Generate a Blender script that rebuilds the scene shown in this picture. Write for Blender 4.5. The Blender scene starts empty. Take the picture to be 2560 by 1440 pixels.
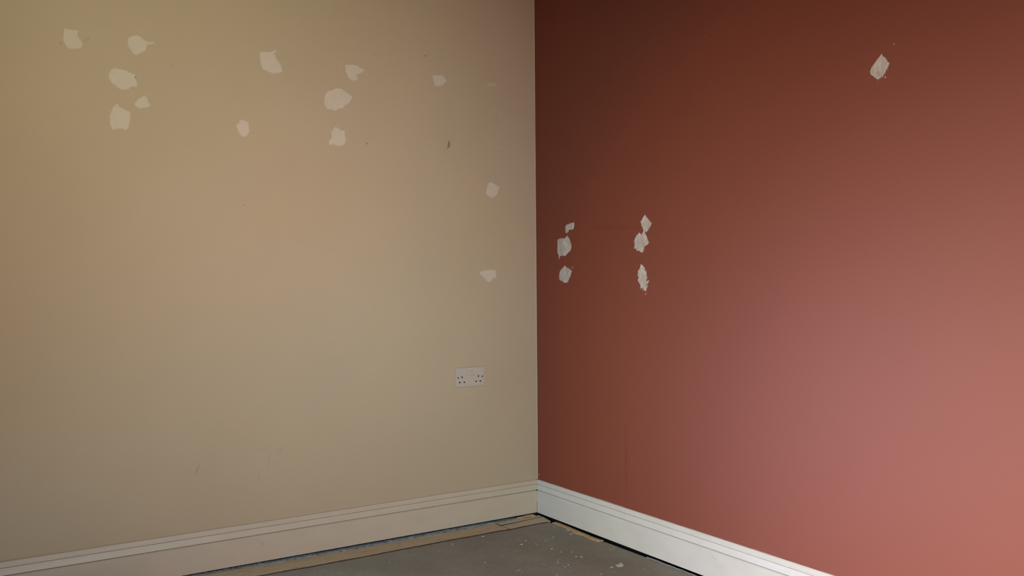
import bpy, bmesh, math, random
import numpy as np
from mathutils import Vector, Matrix, noise

random.seed(7)
C = bpy.context.scene.collection
SC = bpy.context.scene

# ------------------------------------------------------------------ camera
F_PX, YAW, PITCH, ROLL = 2153.5, 0.5714, -0.0006, -0.0076
CAM = Vector((-2.2802, -3.3349, 1.0485))
fw = Vector((math.sin(YAW) * math.cos(PITCH), math.cos(YAW) * math.cos(PITCH), math.sin(PITCH)))
rt = Vector((math.cos(YAW), -math.sin(YAW), 0))
up = rt.cross(fw)
c_, s_ = math.cos(ROLL), math.sin(ROLL)
RT, UP = c_ * rt + s_ * up, -s_ * rt + c_ * up
cd = bpy.data.cameras.new('camera')
cam = bpy.data.objects.new('camera', cd)
C.objects.link(cam)
cd.sensor_width = 36.0
cd.lens = 36.0 * F_PX / 2560.0
cd.clip_start = 0.05
cam.matrix_world = Matrix(((RT.x, UP.x, -fw.x, CAM.x), (RT.y, UP.y, -fw.y, CAM.y),
                           (RT.z, UP.z, -fw.z, CAM.z), (0, 0, 0, 1)))
SC.camera = cam


def ray(px, py):
    return fw + RT * ((px - 1280) / F_PX) + UP * ((720 - py) / F_PX)


def on_left(px, py, d=0.0):      # the point of the beige wall (y = 0) seen at a pixel -> (x, z)
    r = ray(px, py); t = (-d - CAM.y) / r.y
    p = CAM + r * t
    return p.x, p.z


def on_right(px, py, d=0.0):     # the terracotta wall (x = 0) -> (y, z)
    r = ray(px, py); t = (-d - CAM.x) / r.x
    p = CAM + r * t
    return p.y, p.z


def on_floor(px, py, z):
    r = ray(px, py); t = (z - CAM.z) / r.z
    p = CAM + r * t
    return p.x, p.y


# ------------------------------------------------------------------ room size, sky, added windows
W, D, H = 4.6, 4.75, 2.62         # room: x -W..0, y -D..0, z up to H; z = 0 is the underside of the skirting
WIN1 = (-3.06, -2.34, 0.02, 0.62)     # made-up low window for an added lamp in the beige wall, beyond the left edge of the picture (x0, x1, z0, z1)
WIN2 = (-2.62, -0.80, 1.08, 1.92)     # made-up wide window around the added lamps behind the camera
WIN3 = (-1.06, -0.34, 0.28, 0.96)     # made-up small window around the added lamps in the far wall (y0, y1, z0, z1)
SKY, HORIZON, GROUND = (0.75, 0.9, 1.1), (1.0, 0.95, 0.85), (0.30, 0.24, 0.15)
SKY_STRENGTH = 0.6

SC.view_settings.view_transform = 'Standard'
SC.view_settings.look = 'None'
SC.view_settings.gamma = 1.0
SC.view_settings.use_curve_mapping = False
SC.view_settings.exposure = 0.0

wd = bpy.data.worlds.new('room_light')
SC.world = wd
wd.use_nodes = True
wn = wd.node_tree
wn.nodes.clear()
wo = wn.nodes.new('ShaderNodeOutputWorld')
wb = wn.nodes.new('ShaderNodeBackground')
tc = wn.nodes.new('ShaderNodeTexCoord')
sx = wn.nodes.new('ShaderNodeSeparateXYZ')
mr = wn.nodes.new('ShaderNodeMapRange')
mr.inputs['From Min'].default_value = -1.0
mr.inputs['From Max'].default_value = 1.0
rp = wn.nodes.new('ShaderNodeValToRGB')
el = rp.color_ramp.elements
el[0].position = 0.0; el[0].color = (*GROUND, 1)
el[1].position = 1.0; el[1].color = (*SKY, 1)
for pos, colr in ((0.47, GROUND), (0.53, HORIZON), (0.72, SKY)):
    e = rp.color_ramp.elements.new(pos); e.color = (*colr, 1)
wn.links.new(tc.outputs['Generated'], sx.inputs[0])
wn.links.new(sx.outputs['Z'], mr.inputs['Value'])
wn.links.new(mr.outputs[0], rp.inputs[0])
wn.links.new(rp.outputs[0], wb.inputs[0])
wb.inputs[1].default_value = SKY_STRENGTH
wn.links.new(wb.outputs[0], wo.inputs[0])


def room_light(name, loc, target, sx_, sy_, watts, colr, spread):
    """added soft area lamp; place, tint and spread fitted to the wall tones"""
    ld = bpy.data.lights.new(name, 'AREA')
    ld.shape = 'RECTANGLE'; ld.size = sx_; ld.size_y = sy_
    ld.energy = watts; ld.color = colr; ld.spread = math.radians(spread)
    o = bpy.data.objects.new(name, ld)
    d = (Vector(target) - Vector(loc)).normalized()
    o.location = loc
    o.rotation_euler = (math.acos(-d.z), 0, math.atan2(-d.x, d.y))
    C.objects.link(o)
    return o


A_, B_, C_, E_ = (-2.7, -0.02, 0.32), (-4.5, -0.7, 0.6), (-2.2, -4.55, 1.5), (-1.2, -4.55, 1.5)  # added lamps with fitted tints and aims, standing in for unseen light
for src_, tgt_, size_, colr_, spr_ in (
        (A_, (0, -2.3, 0.3), (0.70, 0.60), (0.26, 0.72, 1.02), 110),
        (A_, (0, -2.9, 0.0), (0.70, 0.60), (0.03, 0.04, 0.27), 75),
        (B_, (0, -2.9, 0.1), (0.60, 0.60), (0.41, 0.47, 0.51), 45),
        (B_, (0, -2.2, 0.2), (0.60, 0.60), (0.77, 0.36, 0.03), 60),
        (C_, (-1.1, 0, 1.3), (0.60, 0.60), (0.325, 0.02, 0.01), 55),
        (C_, (-2.0, 0, 2.1), (0.60, 0.60), (0.12, 0.055, 0.08), 55),
        (C_, (-0.6, 0, 0.7), (0.60, 0.60), (0.11, 0.39, 0.51), 50),
        (E_, (-2.0, 0, 2.1), (0.60, 0.60), (0.15, 0.405, 0.285), 55),
        (E_, (0, -1.8, 0.3), (0.60, 0.60), (0.33, 0.33, 0.27), 75)):
    room_light('fitted_lamp', src_, tgt_, size_[0], size_[1], 60 * size_[0] * size_[1], colr_, spr_)


# ------------------------------------------------------------------ materials
def srgb(r, g, b):
    f = lambda v: (v / 255) / 12.92 if v / 255 <= 0.04045 else ((v / 255 + 0.055) / 1.055) ** 2.4
    return (f(r), f(g), f(b))


def new_mat(name, col, rough=0.6, spec=0.5):
    m = bpy.data.materials.new(name)
    m.use_nodes = True
    b = m.node_tree.nodes['Principled BSDF']
    b.inputs['Base Color'].default_value = (*col, 1)
    b.inputs['Roughness'].default_value = rough
    b.inputs['Specular IOR Level'].default_value = spec
    return m, m.node_tree, b


def noise_node(nt, scale, detail=3, rough=0.5, obj=False, stretch=None):
    t = nt.nodes.new('ShaderNodeTexNoise')
    t.inputs['Scale'].default_value = scale
    t.inputs['Detail'].default_value = detail
    t.inputs['Roughness'].default_value = rough
    g = nt.nodes.new('ShaderNodeNewGeometry')
    if stretch:
        mp = nt.nodes.new('ShaderNodeMapping')
        mp.inputs['Scale'].default_value = stretch[:3]
        if len(stretch) > 3:
            mp.inputs['Rotation'].default_value = (0, 0, stretch[3])
        nt.links.new(g.outputs['Position'], mp.inputs[0])
        nt.links.new(mp.outputs[0], t.inputs['Vector'])
    else:
        nt.links.new(g.outputs['Position'], t.inputs['Vector'])
    return t


def mapr(nt, src, a, b, c, d):
    m = nt.nodes.new('ShaderNodeMapRange')
    m.inputs['From Min'].default_value = a; m.inputs['From Max'].default_value = b
    m.inputs['To Min'].default_value = c; m.inputs['To Max'].default_value = d
    nt.links.new(src, m.inputs['Value'])
    return m.outputs[0]


def mixc(nt, fac, a, b):
    m = nt.nodes.new('ShaderNodeMix')
    m.data_type = 'RGBA'
    if hasattr(fac, 'links'): nt.links.new(fac, m.inputs[0])
    else: m.inputs[0].default_value = fac
    for i, v in ((6, a), (7, b)):
        if hasattr(v, 'links'): nt.links.new(v, m.inputs[i])
        else: m.inputs[i].default_value = (*v, 1)
    return m.outputs[2]


def bump(nt, b, hgt, strength, dist=0.001):
    n = nt.nodes.new('ShaderNodeBump')
    n.inputs['Strength'].default_value = strength
    n.inputs['Distance'].default_value = dist
    nt.links.new(hgt, n.inputs['Height'])
    nt.links.new(n.outputs[0], b.inputs['Normal'])


def scaled(c, k):
    return tuple(min(1, v * k) for v in c)


def wall_mat(name, col, rough, spec, var=0.02):
    m, nt, b = new_mat(name, col, rough, spec)
    n1 = noise_node(nt, 2.2, 3)
    f = mapr(nt, n1.outputs[0], 0.3, 0.7, 0, 1)
    nt.links.new(mixc(nt, f, scaled(col, 1 - var), scaled(col, 1 + var)), b.inputs['Base Color'])
    n2 = noise_node(nt, 260, 3, 0.6)
    bump(nt, b, n2.outputs[0], 0.12, 0.0006)
    return m


BEIGE = (0.475, 0.330, 0.203)
TERRA = (0.220, 0.0450, 0.0185)
M_beige = wall_mat('beige_emulsion', BEIGE, 0.75, 0.25)
M_terra = wall_mat('terracotta_emulsion', TERRA, 0.6, 0.5, 0.015)
M_plain = wall_mat('unseen_wall_darkened', (0.3, 0.23, 0.15), 0.8, 0.2)  # unseen walls, darkened so they bounce less light
M_ceil = wall_mat('ceiling_darkened', (0.20, 0.155, 0.11), 0.85, 0.2)  # unseen ceiling, darkened to cut the fill on the wall tops


def gloss_mat(name, col, dirt):
    m, nt, b = new_mat(name, col, 0.42, 0.4)
    n1 = noise_node(nt, 9, 5, 0.6, stretch=(1, 1, 2.5))
    f = mapr(nt, n1.outputs[0], 0.35, 0.75, 0, 1)
    c1 = mixc(nt, f, col, scaled(col, 0.93))
    n2 = noise_node(nt, 60, 4, 0.7)
    g = mapr(nt, n2.outputs[0], 0.69, 0.78, 0, 0.5)
    nt.links.new(mixc(nt, g, c1, dirt), b.inputs['Base Color'])
    n3 = noise_node(nt, 35, 3, 0.5, stretch=(0.3, 0.3, 4))
    bump(nt, b, n3.outputs[0], 0.1, 0.0008)
    return m


M_skl = gloss_mat('cream_gloss', (0.555, 0.408, 0.288), (0.36, 0.255, 0.165))
M_skr = gloss_mat('white_gloss', (0.63, 0.595, 0.545), (0.48, 0.43, 0.36))
M_caulk, _, _ = new_mat('corner_caulk', (0.52, 0.385, 0.28), 0.7, 0.2)
M_paintline, _, _ = new_mat('paint_overlap', (0.50, 0.30, 0.25), 0.6, 0.3)
M_dark, _, _ = new_mat('dark_gap', (0.012, 0.011, 0.012), 0.9, 0.1)


def filler_mat(name, col, dark, under, rough, amount, streak):
    m, nt, b = new_mat(name, col, rough, 0.15)
    n1 = noise_node(nt, 95, 5, 0.7, stretch=streak)
    f = mapr(nt, n1.outputs[0], 0.38, 0.66, 0, amount)
    n2 = noise_node(nt, 22, 3, 0.6)
    f2 = mapr(nt, n2.outputs[0], 0.35, 0.65, 0, amount * 0.6)
    cc = mixc(nt, f2, mixc(nt, f, col, dark), dark)
    at = nt.nodes.new('ShaderNodeAttribute')
    at.attribute_name = 'cover'
    nt.links.new(mixc(nt, at.outputs['Fac'], under, cc), b.inputs['Base Color'])
    bump(nt, b, n1.outputs[0], 0.35, 0.001)
    return m


M_fil_l = filler_mat('sanded_filler', (0.61, 0.465, 0.345), (0.55, 0.41, 0.295), BEIGE, 0.85, 0.5, (1, 1, 0.5))
M_fil_f = filler_mat('thin_filler', (0.54, 0.385, 0.245), (0.50, 0.355, 0.215), BEIGE, 0.85, 0.5, (1, 1, 0.5))
M_fil_r = filler_mat('rough_filler', (0.75, 0.635, 0.545), (0.42, 0.34, 0.28), TERRA, 0.85, 1.0, (1, 1, 0.35))

# grey sheet: fine ribbed weave, blotches
M_sheet, nt, b = new_mat('grey_floor_sheet', (0.132, 0.118, 0.101), 0.65, 0.3)
n1 = noise_node(nt, 3.0, 4, 0.55)
f1 = mapr(nt, n1.outputs[0], 0.35, 0.68, 0, 1)
c1 = mixc(nt, f1, (0.258, 0.217, 0.169), (0.345, 0.306, 0.250))
n2 = noise_node(nt, 150, 3, 0.7, stretch=(1, 0.25, 1, 0.6))
f2 = mapr(nt, n2.outputs[0], 0.35, 0.65, 0, 0.45)
c2 = mixc(nt, f2, c1, (0.177, 0.149, 0.116))
n4 = noise_node(nt, 14, 5, 0.75)
f4 = mapr(nt, n4.outputs[0], 0.66, 0.76, 0, 0.5)
c3 = mixc(nt, f4, c2, (0.490, 0.444, 0.331))
n5 = noise_node(nt, 11, 4, 0.7, stretch=(1.3, 1, 1, 0.3))
f5 = mapr(nt, n5.outputs[0], 0.66, 0.8, 0, 0.55)
nt.links.new(mixc(nt, f5, c3, (0.102, 0.089, 0.072)), b.inputs['Base Color'])
wv = nt.nodes.new('ShaderNodeTexWave')
wv.inputs['Scale'].default_value = 70
wv.inputs['Distortion'].default_value = 4.0
wv.inputs['Detail Scale'].default_value = 3.0
g = nt.nodes.new('ShaderNodeNewGeometry')
mp = nt.nodes.new('ShaderNodeMapping'); mp.inputs['Rotation'].default_value = (0, 0, -0.35)
nt.links.new(g.outputs['Position'], mp.inputs[0]); nt.links.new(mp.outputs[0], wv.inputs['Vector'])
wm = nt.nodes.new('ShaderNodeMath'); wm.operation = 'MULTIPLY'
nt.links.new(wv.outputs['Fac'], wm.inputs[0]); nt.links.new(n2.outputs[0], wm.inputs[1])
bump(nt, b, wm.outputs[0], 0.32, 0.0012)


def wood_mat(name, ca, cb, cc, rotz=0.0):
    m, nt, b = new_mat(name, ca, 0.7, 0.25)
    n1 = noise_node(nt, 30, 6, 0.65, stretch=(0.25, 3.2, 1, rotz))
    f = mapr(nt, n1.outputs[0], 0.3, 0.7, 0, 1)
    c1 = mixc(nt, f, ca, cb)
    n2 = noise_node(nt, 18, 5, 0.7, stretch=(0.7, 1.6, 1, rotz))
    f2 = mapr(nt, n2.outputs[0], 0.58, 0.78, 0, 0.7)
    c2 = mixc(nt, f2, c1, cc)
    n3 = noise_node(nt, 40, 4, 0.75)
    f3 = mapr(nt, n3.outputs[0], 0.66, 0.76, 0, 0.6)
    nt.links.new(mixc(nt, f3, c2, (0.62, 0.58, 0.5)), b.inputs['Base Color'])
    bump(nt, b, n1.outputs[0], 0.5, 0.0015)
    return m


M_wood = wood_mat('bare_floorboard', (0.60, 0.445, 0.28), (0.43, 0.30, 0.175), (0.20, 0.135, 0.085))
M_wood2 = wood_mat('bare_floorboard_pale', (0.60, 0.46, 0.32), (0.48, 0.36, 0.245), (0.30, 0.22, 0.15))
M_split = wood_mat('split_wood', (0.50, 0.32, 0.16), (0.42, 0.26, 0.125), (0.26, 0.15, 0.07), 1.57)
M_dust, nt, b = new_mat('grey_dust', (0.16, 0.16, 0.15), 0.95, 0.05)
n1 = noise_node(nt, 60, 5, 0.8)
f = mapr(nt, n1.outputs[0], 0.35, 0.65, 0, 1)
nt.links.new(mixc(nt, f, (0.12, 0.125, 0.125), (0.56, 0.58, 0.58)), b.inputs['Base Color'])
bump(nt, b, n1.outputs[0], 0.8, 0.003)
M_memb, _, _ = new_mat('blue_membrane', (0.012, 0.02, 0.045), 0.8, 0.2)
M_fleck, _, _ = new_mat('white_paint_fleck', (0.62, 0.58, 0.52), 0.7, 0.2)
M_fleck2, _, _ = new_mat('dull_paint_fleck', (0.28, 0.26, 0.23), 0.7, 0.2)
M_plastic, _, _ = new_mat('white_plastic', (0.50, 0.385, 0.29), 0.35, 0.5)
M_screw, _, _ = new_mat('screw_shade', (0.015, 0.010, 0.008), 0.7, 0.2)  # near-black: shade of the screw recess put into the colour
M_hole, _, _ = new_mat('socket_inside', (0.004, 0.003, 0.003), 0.9, 0.0)
M_scuff, _, _ = new_mat('dark_scuff', (0.25, 0.178, 0.108), 0.8, 0.1)
M_scuff2, _, _ = new_mat('soft_scuff', (0.36, 0.27, 0.18), 0.8, 0.1)
M_black, _, _ = new_mat('black_mark', (0.03, 0.022, 0.015), 0.8, 0.1)
M_rmark, _, _ = new_mat('terracotta_dark_mark', (0.215, 0.06, 0.027), 0.55, 0.4)
M_upvc, _, _ = new_mat('added_window_paint', (0.7, 0.7, 0.68), 0.4, 0.5)


# ------------------------------------------------------------------ object helpers
def link(name, me, m, parent=None, **props):
    o = bpy.data.objects.new(name, me)
    if m: me.materials.append(m)
    C.objects.link(o)
    if parent: o.parent = parent
    for k, v in props.items(): o[k] = v
    return o


def from_bm(name, bm, m, parent=None, smooth=False, **props):
    bmesh.ops.recalc_face_normals(bm, faces=bm.faces)
    me = bpy.data.meshes.new(name)
    bm.to_mesh(me); bm.free()
    if smooth:
        for p in me.polygons: p.use_smooth = True
    return link(name, me, m, parent, **props)


def add_box(bm, x0, x1, y0, y1, z0, z1):
    v = [bm.verts.new(p) for p in ((x0, y0, z0), (x1, y0, z0), (x1, y1, z0), (x0, y1, z0),
                                   (x0, y0, z1), (x1, y0, z1), (x1, y1, z1), (x0, y1, z1))]
    for f in ((0, 3, 2, 1), (4, 5, 6, 7), (0, 1, 5, 4), (1, 2, 6, 5), (2, 3, 7, 6), (3, 0, 4, 7)):
        bm.faces.new([v[i] for i in f])


def boxes(name, m, lst, parent=None, **props):
    bm = bmesh.new()
    for b_ in lst: add_box(bm, *b_)
    return from_bm(name, bm, m, parent, **props)


def prism(bm, pts, z0, z1):
    """closed horizontal slab from a plan outline"""
    a = [bm.verts.new((x, y, z0)) for x, y in pts]
    t = [bm.verts.new((x, y, z1)) for x, y in pts]
    n = len(pts)
    bm.faces.new(t); bm.faces.new(a[::-1])
    for i in range(n):
        bm.faces.new((a[i], a[(i + 1) % n], t[(i + 1) % n], t[i]))


def ragged(pts, step, amp, seed=0.0, keep=()):
    """subdivide an open polyline and jitter it"""
    out = []
    for i in range(len(pts) - 1):
        a, b_ = Vector((*pts[i], 0)), Vector((*pts[i + 1], 0))
        n = max(1, int((b_ - a).length / step))
        d = (b_ - a); nn = Vector((-d.y, d.x, 0)).normalized() if d.length > 0 else d
        for k in range(n):
            p = a + d * (k / n)
            j = (noise.noise(Vector((p.x * 45, p.y * 45, seed))) + 0.6 * noise.noise(Vector((p.x * 160, p.y * 160, seed + 3)))) * amp
            out.append((p.x + nn.x * j, p.y + nn.y * j))
    out.append(tuple(pts[-1]))
    return out


# ------------------------------------------------------------------ the room shell
TH = 0.16
Z0 = -0.25
ZP = -0.003       # plaster stops just under the skirting's lower edge


def wall_with_added_window(name, mtl, axis, a0, a1, b0, b1, win, z0, **props):
    """axis 'x': wall runs along x (b = y range); win = (a0, a1, z0, z1)"""
    L = []
    for p0, p1, q0, q1 in ((a0, win[0], z0, H), (win[1], a1, z0, H), (win[0], win[1], z0, win[2]), (win[0], win[1], win[3], H)):
        L.append((p0, p1, b0, b1, q0, q1) if axis == 'x' else (b0, b1, p0, p1, q0, q1))
    return boxes(name, mtl, L, **props)


wall_l = wall_with_added_window('wall_left', M_beige, 'x', -W - TH, TH, 0, TH, WIN1, ZP, kind='structure',
                          label='beige painted wall dotted with pale filler patches')
wall_r = boxes('wall_right', M_terra, [(0, TH, -D, 0, ZP, H)], kind='structure',
               label='terracotta painted wall with white filler patches')
wall_with_added_window('wall_back', M_plain, 'x', -W - TH, TH, -D - TH, -D, WIN2, Z0, kind='structure')
wall_with_added_window('wall_far', M_plain, 'y', -D, 0, -W - TH, -W, WIN3, Z0, kind='structure')
boxes('ceiling', M_ceil, [(-W - TH, TH, -D - TH, TH, H, H + 0.15)], kind='structure')
boxes('floor', M_memb, [(-W, 0, -D, 0, Z0, -0.034)], kind='structure', label='dark blue membrane showing in the gaps of the floor')
boxes('wall_foot', M_dark, [(-W - TH, TH, 0, TH, Z0, ZP), (0, TH, -D, 0, Z0, ZP)], kind='structure')


def added_window(name, win, y, axis='x'):  # frames of the made-up windows set around the added lamps
    x0, x1, z0, z1 = win
    f, d = 0.05, 0.03
    xc = (x0 + x1) / 2
    swap = (lambda b: b) if axis == 'x' else (lambda b: (b[2], b[3], b[0], b[1], b[4], b[5]))
    boxes(name, M_upvc, [swap(b_) for b_ in [(x0, x0 + f, y - d, y + d, z0, z1), (x1 - f, x1, y - d, y + d, z0, z1), (x0, x1, y - d, y + d, z0, z0 + f),
                         (x0, x1, y - d, y + d, z1 - f, z1), (xc - 0.02, xc + 0.02, y - d, y + d, z0, z1)]], kind='structure')


added_window('added_window_1', WIN1, 0.10)
added_window('added_window_2', WIN2, -D - 0.10)
added_window('added_window_3', WIN3, -W - 0.10, 'y')

# ------------------------------------------------------------------ skirting boards
prof = [(0.0, 0.1492), (0.0052, 0.1492), (0.0068, 0.1485), (0.0085, 0.1460), (0.0102, 0.1420), (0.0122, 0.1370),
        (0.0138, 0.1338), (0.0143, 0.1322), (0.0141, 0.1312), (0.0128, 0.1309), (0.0070, 0.1307), (0.0070, 0.1290), (0.0106, 0.1286),
        (0.0112, 0.1270), (0.0122, 0.1240), (0.0133, 0.1190), (0.0148, 0.1140), (0.0163, 0.1095), (0.0171, 0.1068),
        (0.0170, 0.1056), (0.0162, 0.1050), (0.0090, 0.1046), (0.0090, 0.1028), (0.0138, 0.1024), (0.0150, 0.1014),
        (0.0168, 0.0992), (0.0180, 0.0974), (0.0180, 0.0)]
prof_r = prof[:-1] + [(0.0180, 0.0085), (0.0177, 0.0078), (0.0182, 0.0072), (0.0184, 0.0)]


def skirting(name, pr, side, mtl, length, gap, label):
    bm = bmesh.new()
    rows = []
    n = 40
    pts = pr + [(0.0, 0.0)]
    for k in range(n + 1):
        row = []
        for d, z in pts:
            s0 = -d - gap                       # mitred end in the corner
            s = s0 + (-length - s0) * (k / n) ** 1.0
            wob = 0.00035 * noise.noise(Vector((s * 3.1, z * 8, side)))
            dd = d + (wob if d > 0 else 0)
            row.append(bm.verts.new((s, -dd, z) if side == 0 else (-dd, s, z)))
        rows.append(row)
    m_ = len(pts)
    for k in range(n):
        for i in range(m_):
            j = (i + 1) % m_
            bm.faces.new((rows[k][i], rows[k][j], rows[k + 1][j], rows[k + 1][i]))
    bm.faces.new(rows[0]); bm.faces.new(rows[-1][::-1])
    return from_bm(name, bm, mtl, kind='structure', label=label)


sk_l = skirting('baseboard_left', prof, 0, M_skl, 2.30, 0.0005, 'cream moulded skirting board under the beige wall')
sk_r = skirting('baseboard_right', prof_r, 1, M_skr, D, 0.0, 'white moulded skirting board under the terracotta wall')

boxes('joint_gap', M_dark, [(-0.0186, -0.0180, -0.0192, -0.0180, 0.0, 0.052)], sk_l)
boxes('joint_gap', M_dark, [(-0.0215, -0.0140, -0.0195, -0.0140, 0.1022, 0.1046)], sk_l)
boxes('joint_gap', M_dark, [(-0.0060, -0.0005, -0.0060, -0.0005, 0.1490, 0.1508)], sk_l)
# pale caulk bead down the corner, paint line along the white skirting
bm = bmesh.new()
zs = np.linspace(0.1492, H, 90)
prev = None
for i, z in enumerate(zs):
    w1 = 0.0011 + 0.0009 * noise.noise(Vector((0, 0, z * 6))) + 0.0005 * noise.noise(Vector((3, 0, z * 25)))
    w2 = 0.0010 + 0.0008 * noise.noise(Vector((5, 0, z * 7)))
    cur = [bm.verts.new(p) for p in ((-w1 - 0.0015, 0, z), (-w1 * 0.8, -w2 * 0.8, z), (0, -w2 * 1.0, z), (0, 0, z))]
    if prev:
        for a in range(3):
            bm.faces.new((prev[a], prev[a + 1], cur[a + 1], cur[a]))
    prev = cur
from_bm('trim_1', bm, M_caulk, kind='structure', label='thin pale bead of caulk down the room corner')
bm = bmesh.new()
prev = None
for k in range(260):
    y = -0.012 - k * 0.012
    h = 0.0009 + 0.0022 * noise.noise(Vector((y * 5, 1, 0))) + 0.0012 * noise.noise(Vector((y * 24, 2, 0)))
    h = max(h, 0.0004)
    cur = [bm.verts.new(p) for p in ((-0.0004, y, 0.1490 + h), (-0.0022, y, 0.1490 + h * 0.5), (-0.0056, y, 0.1494), (-0.0056, y, 0.1489), (-0.0004, y, 0.1489))]
    if prev:
        for a in range(4):
            bm.faces.new((prev[a], prev[a + 1], cur[a + 1], cur[a]))
    prev = cur
from_bm('trim_2', bm, M_paintline, kind='structure', label='thin pinkish paint line along the top of the white skirting')


# ------------------------------------------------------------------ floor layers
ZS = -0.0108      # top of the grey sheet
ZW = -0.0100      # top of the bare boards
fl = lambda px, py: on_floor(px, py, ZS)
fwd = lambda px, py: on_floor(px, py, ZW)

edge_px = [(455, 1478), (657, 1439.5), (700, 1431), (772, 1419), (860, 1402), (900, 1395), (978, 1379.5), (1050, 1366), (1130, 1350.5),
           (1190, 1340), (1244, 1329.5), (1274, 1325), (1320, 1315.5), (1352, 1309), (1372, 1306)]
e_l = [fl(*p) for p in edge_px]
e_l = ragged(e_l, 0.008, 0.0028, 1.3)
# far left: run on beyond the picture, parallel to the wall
x_l, y_l = e_l[0]
right_px = [(1383, 1309), (1400, 1313.5), (1430, 1325), (1470, 1343), (1500, 1354), (1516, 1356)]
e_r = ragged([fl(*p) for p in right_px], 0.01, 0.0015, 4.0)
e_r2 = ragged([(-0.0240, -0.80), (-0.0205, -1.1), (-0.0200, -2.0), (-0.0200, -D)], 0.012, 0.0012, 8.0)
e_r = [p for p in e_r if p[1] > -0.79]
outline = [(-W, y_l)] + e_l + e_r + e_r2 + [(-W, -D)]
bm = bmesh.new()
prism(bm, outline, ZS - 0.004, ZS)
bm.normal_update(); bmesh.ops.triangulate(bm, faces=[f for f in bm.faces if len(f.verts) > 4])
sheet = from_bm('floor.001', bm, M_sheet, kind='structure', label='grey ribbed sheet covering the floor')
bm = bmesh.new()  # dark strip filling the crack, its shade put into the colour
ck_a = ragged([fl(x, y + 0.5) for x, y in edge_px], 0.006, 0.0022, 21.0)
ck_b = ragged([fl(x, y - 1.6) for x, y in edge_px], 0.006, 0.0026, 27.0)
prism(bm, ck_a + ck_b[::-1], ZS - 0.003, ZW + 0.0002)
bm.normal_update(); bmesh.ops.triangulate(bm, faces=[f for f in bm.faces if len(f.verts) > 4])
M_crack, _, _ = new_mat('crack_shade_tone', (0.09, 0.062, 0.042), 0.95, 0.05)
o = from_bm('crack_shade', bm, M_crack, sheet)
bm = bmesh.new()  # same painted shade in the joints between the board ends
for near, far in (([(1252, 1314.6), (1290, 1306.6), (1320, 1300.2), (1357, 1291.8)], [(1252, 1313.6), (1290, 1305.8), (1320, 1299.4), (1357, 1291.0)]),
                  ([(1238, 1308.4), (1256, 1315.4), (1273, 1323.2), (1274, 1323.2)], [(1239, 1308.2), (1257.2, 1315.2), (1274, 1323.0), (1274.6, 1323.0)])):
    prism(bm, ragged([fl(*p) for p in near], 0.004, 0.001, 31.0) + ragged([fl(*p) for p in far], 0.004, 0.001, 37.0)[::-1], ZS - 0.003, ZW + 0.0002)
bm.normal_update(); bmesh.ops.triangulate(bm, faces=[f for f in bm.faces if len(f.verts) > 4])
from_bm('crack_shade', bm, M_crack, sheet)
boxes('floor.002', M_dark, [(-W, -0.03, -D, -0.0195, -0.0335, ZS - 0.0042)], kind='structure')


def board(name, near_px, far_px, mtl, label, z=ZW, th=0.012, amp=0.0012, group=None, step=0.01, bulge=0.0, cat='floorboard', seed=0.0):
    """a board between two pixel polylines on the floor (left to right)"""
    a = ragged([on_floor(x, y, z) for x, y in near_px], step, amp, seed + 2.0)
    b_ = ragged([on_floor(x, y, z) for x, y in far_px], step, amp, seed + 6.0)
    bm = bmesh.new()
    prism(bm, a + b_[::-1], z - th, z)
    bm.normal_update(); bmesh.ops.triangulate(bm, faces=[f for f in bm.faces if len(f.verts) > 4])
    o = from_bm(name, bm, mtl)
    o['label'] = label; o['category'] = cat
    if group: o['group'] = group
    return o


g_b = 'bare floorboards along the beige wall'
board('floorboard',
      [(380, 1490), (455, 1475.8), (657, 1437.6), (700, 1429.0), (772, 1417.2), (860, 1400.2), (900, 1393.4), (978, 1377.6), (1050, 1364.4), (1130, 1348.9), (1190, 1338.2), (1244, 1327.8), (1272, 1323.3)],
      [(380, 1457), (479, 1438), (540, 1428.5), (610, 1417), (674, 1407.5), (784, 1387.5), (860, 1375), (940, 1361.8), (978, 1353), (1056, 1339),
       (1110, 1330), (1150, 1323), (1172, 1317.5), (1210, 1312), (1237, 1308.5)],
      M_wood, 'long bare tan floorboard between the grey sheet and the cream skirting', group=g_b)
board('floorboard.001',
      [(1274, 1323), (1300, 1317.4), (1320, 1313.6), (1352, 1307.0), (1376, 1302.5)],
      [(1254, 1314.8), (1290, 1307), (1320, 1300.2), (1357, 1291.6)],
      M_wood2, 'short bare board end in the corner, beyond the joint', group=g_b, amp=0.0007, step=0.006, seed=3)
board('floorboard.002',
      [(1252, 1313.2), (1290, 1305.2), (1320, 1298.8), (1354, 1290.6)],
      [(1241, 1307.5), (1262, 1302.5), (1290, 1298.3), (1318, 1293.8), (1340, 1290), (1346, 1287.5)],
      M_wood2, 'narrow split board strip nearest the cream skirting at the corner', z=-0.0100, group=g_b, amp=0.0012, step=0.006, seed=5)


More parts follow.
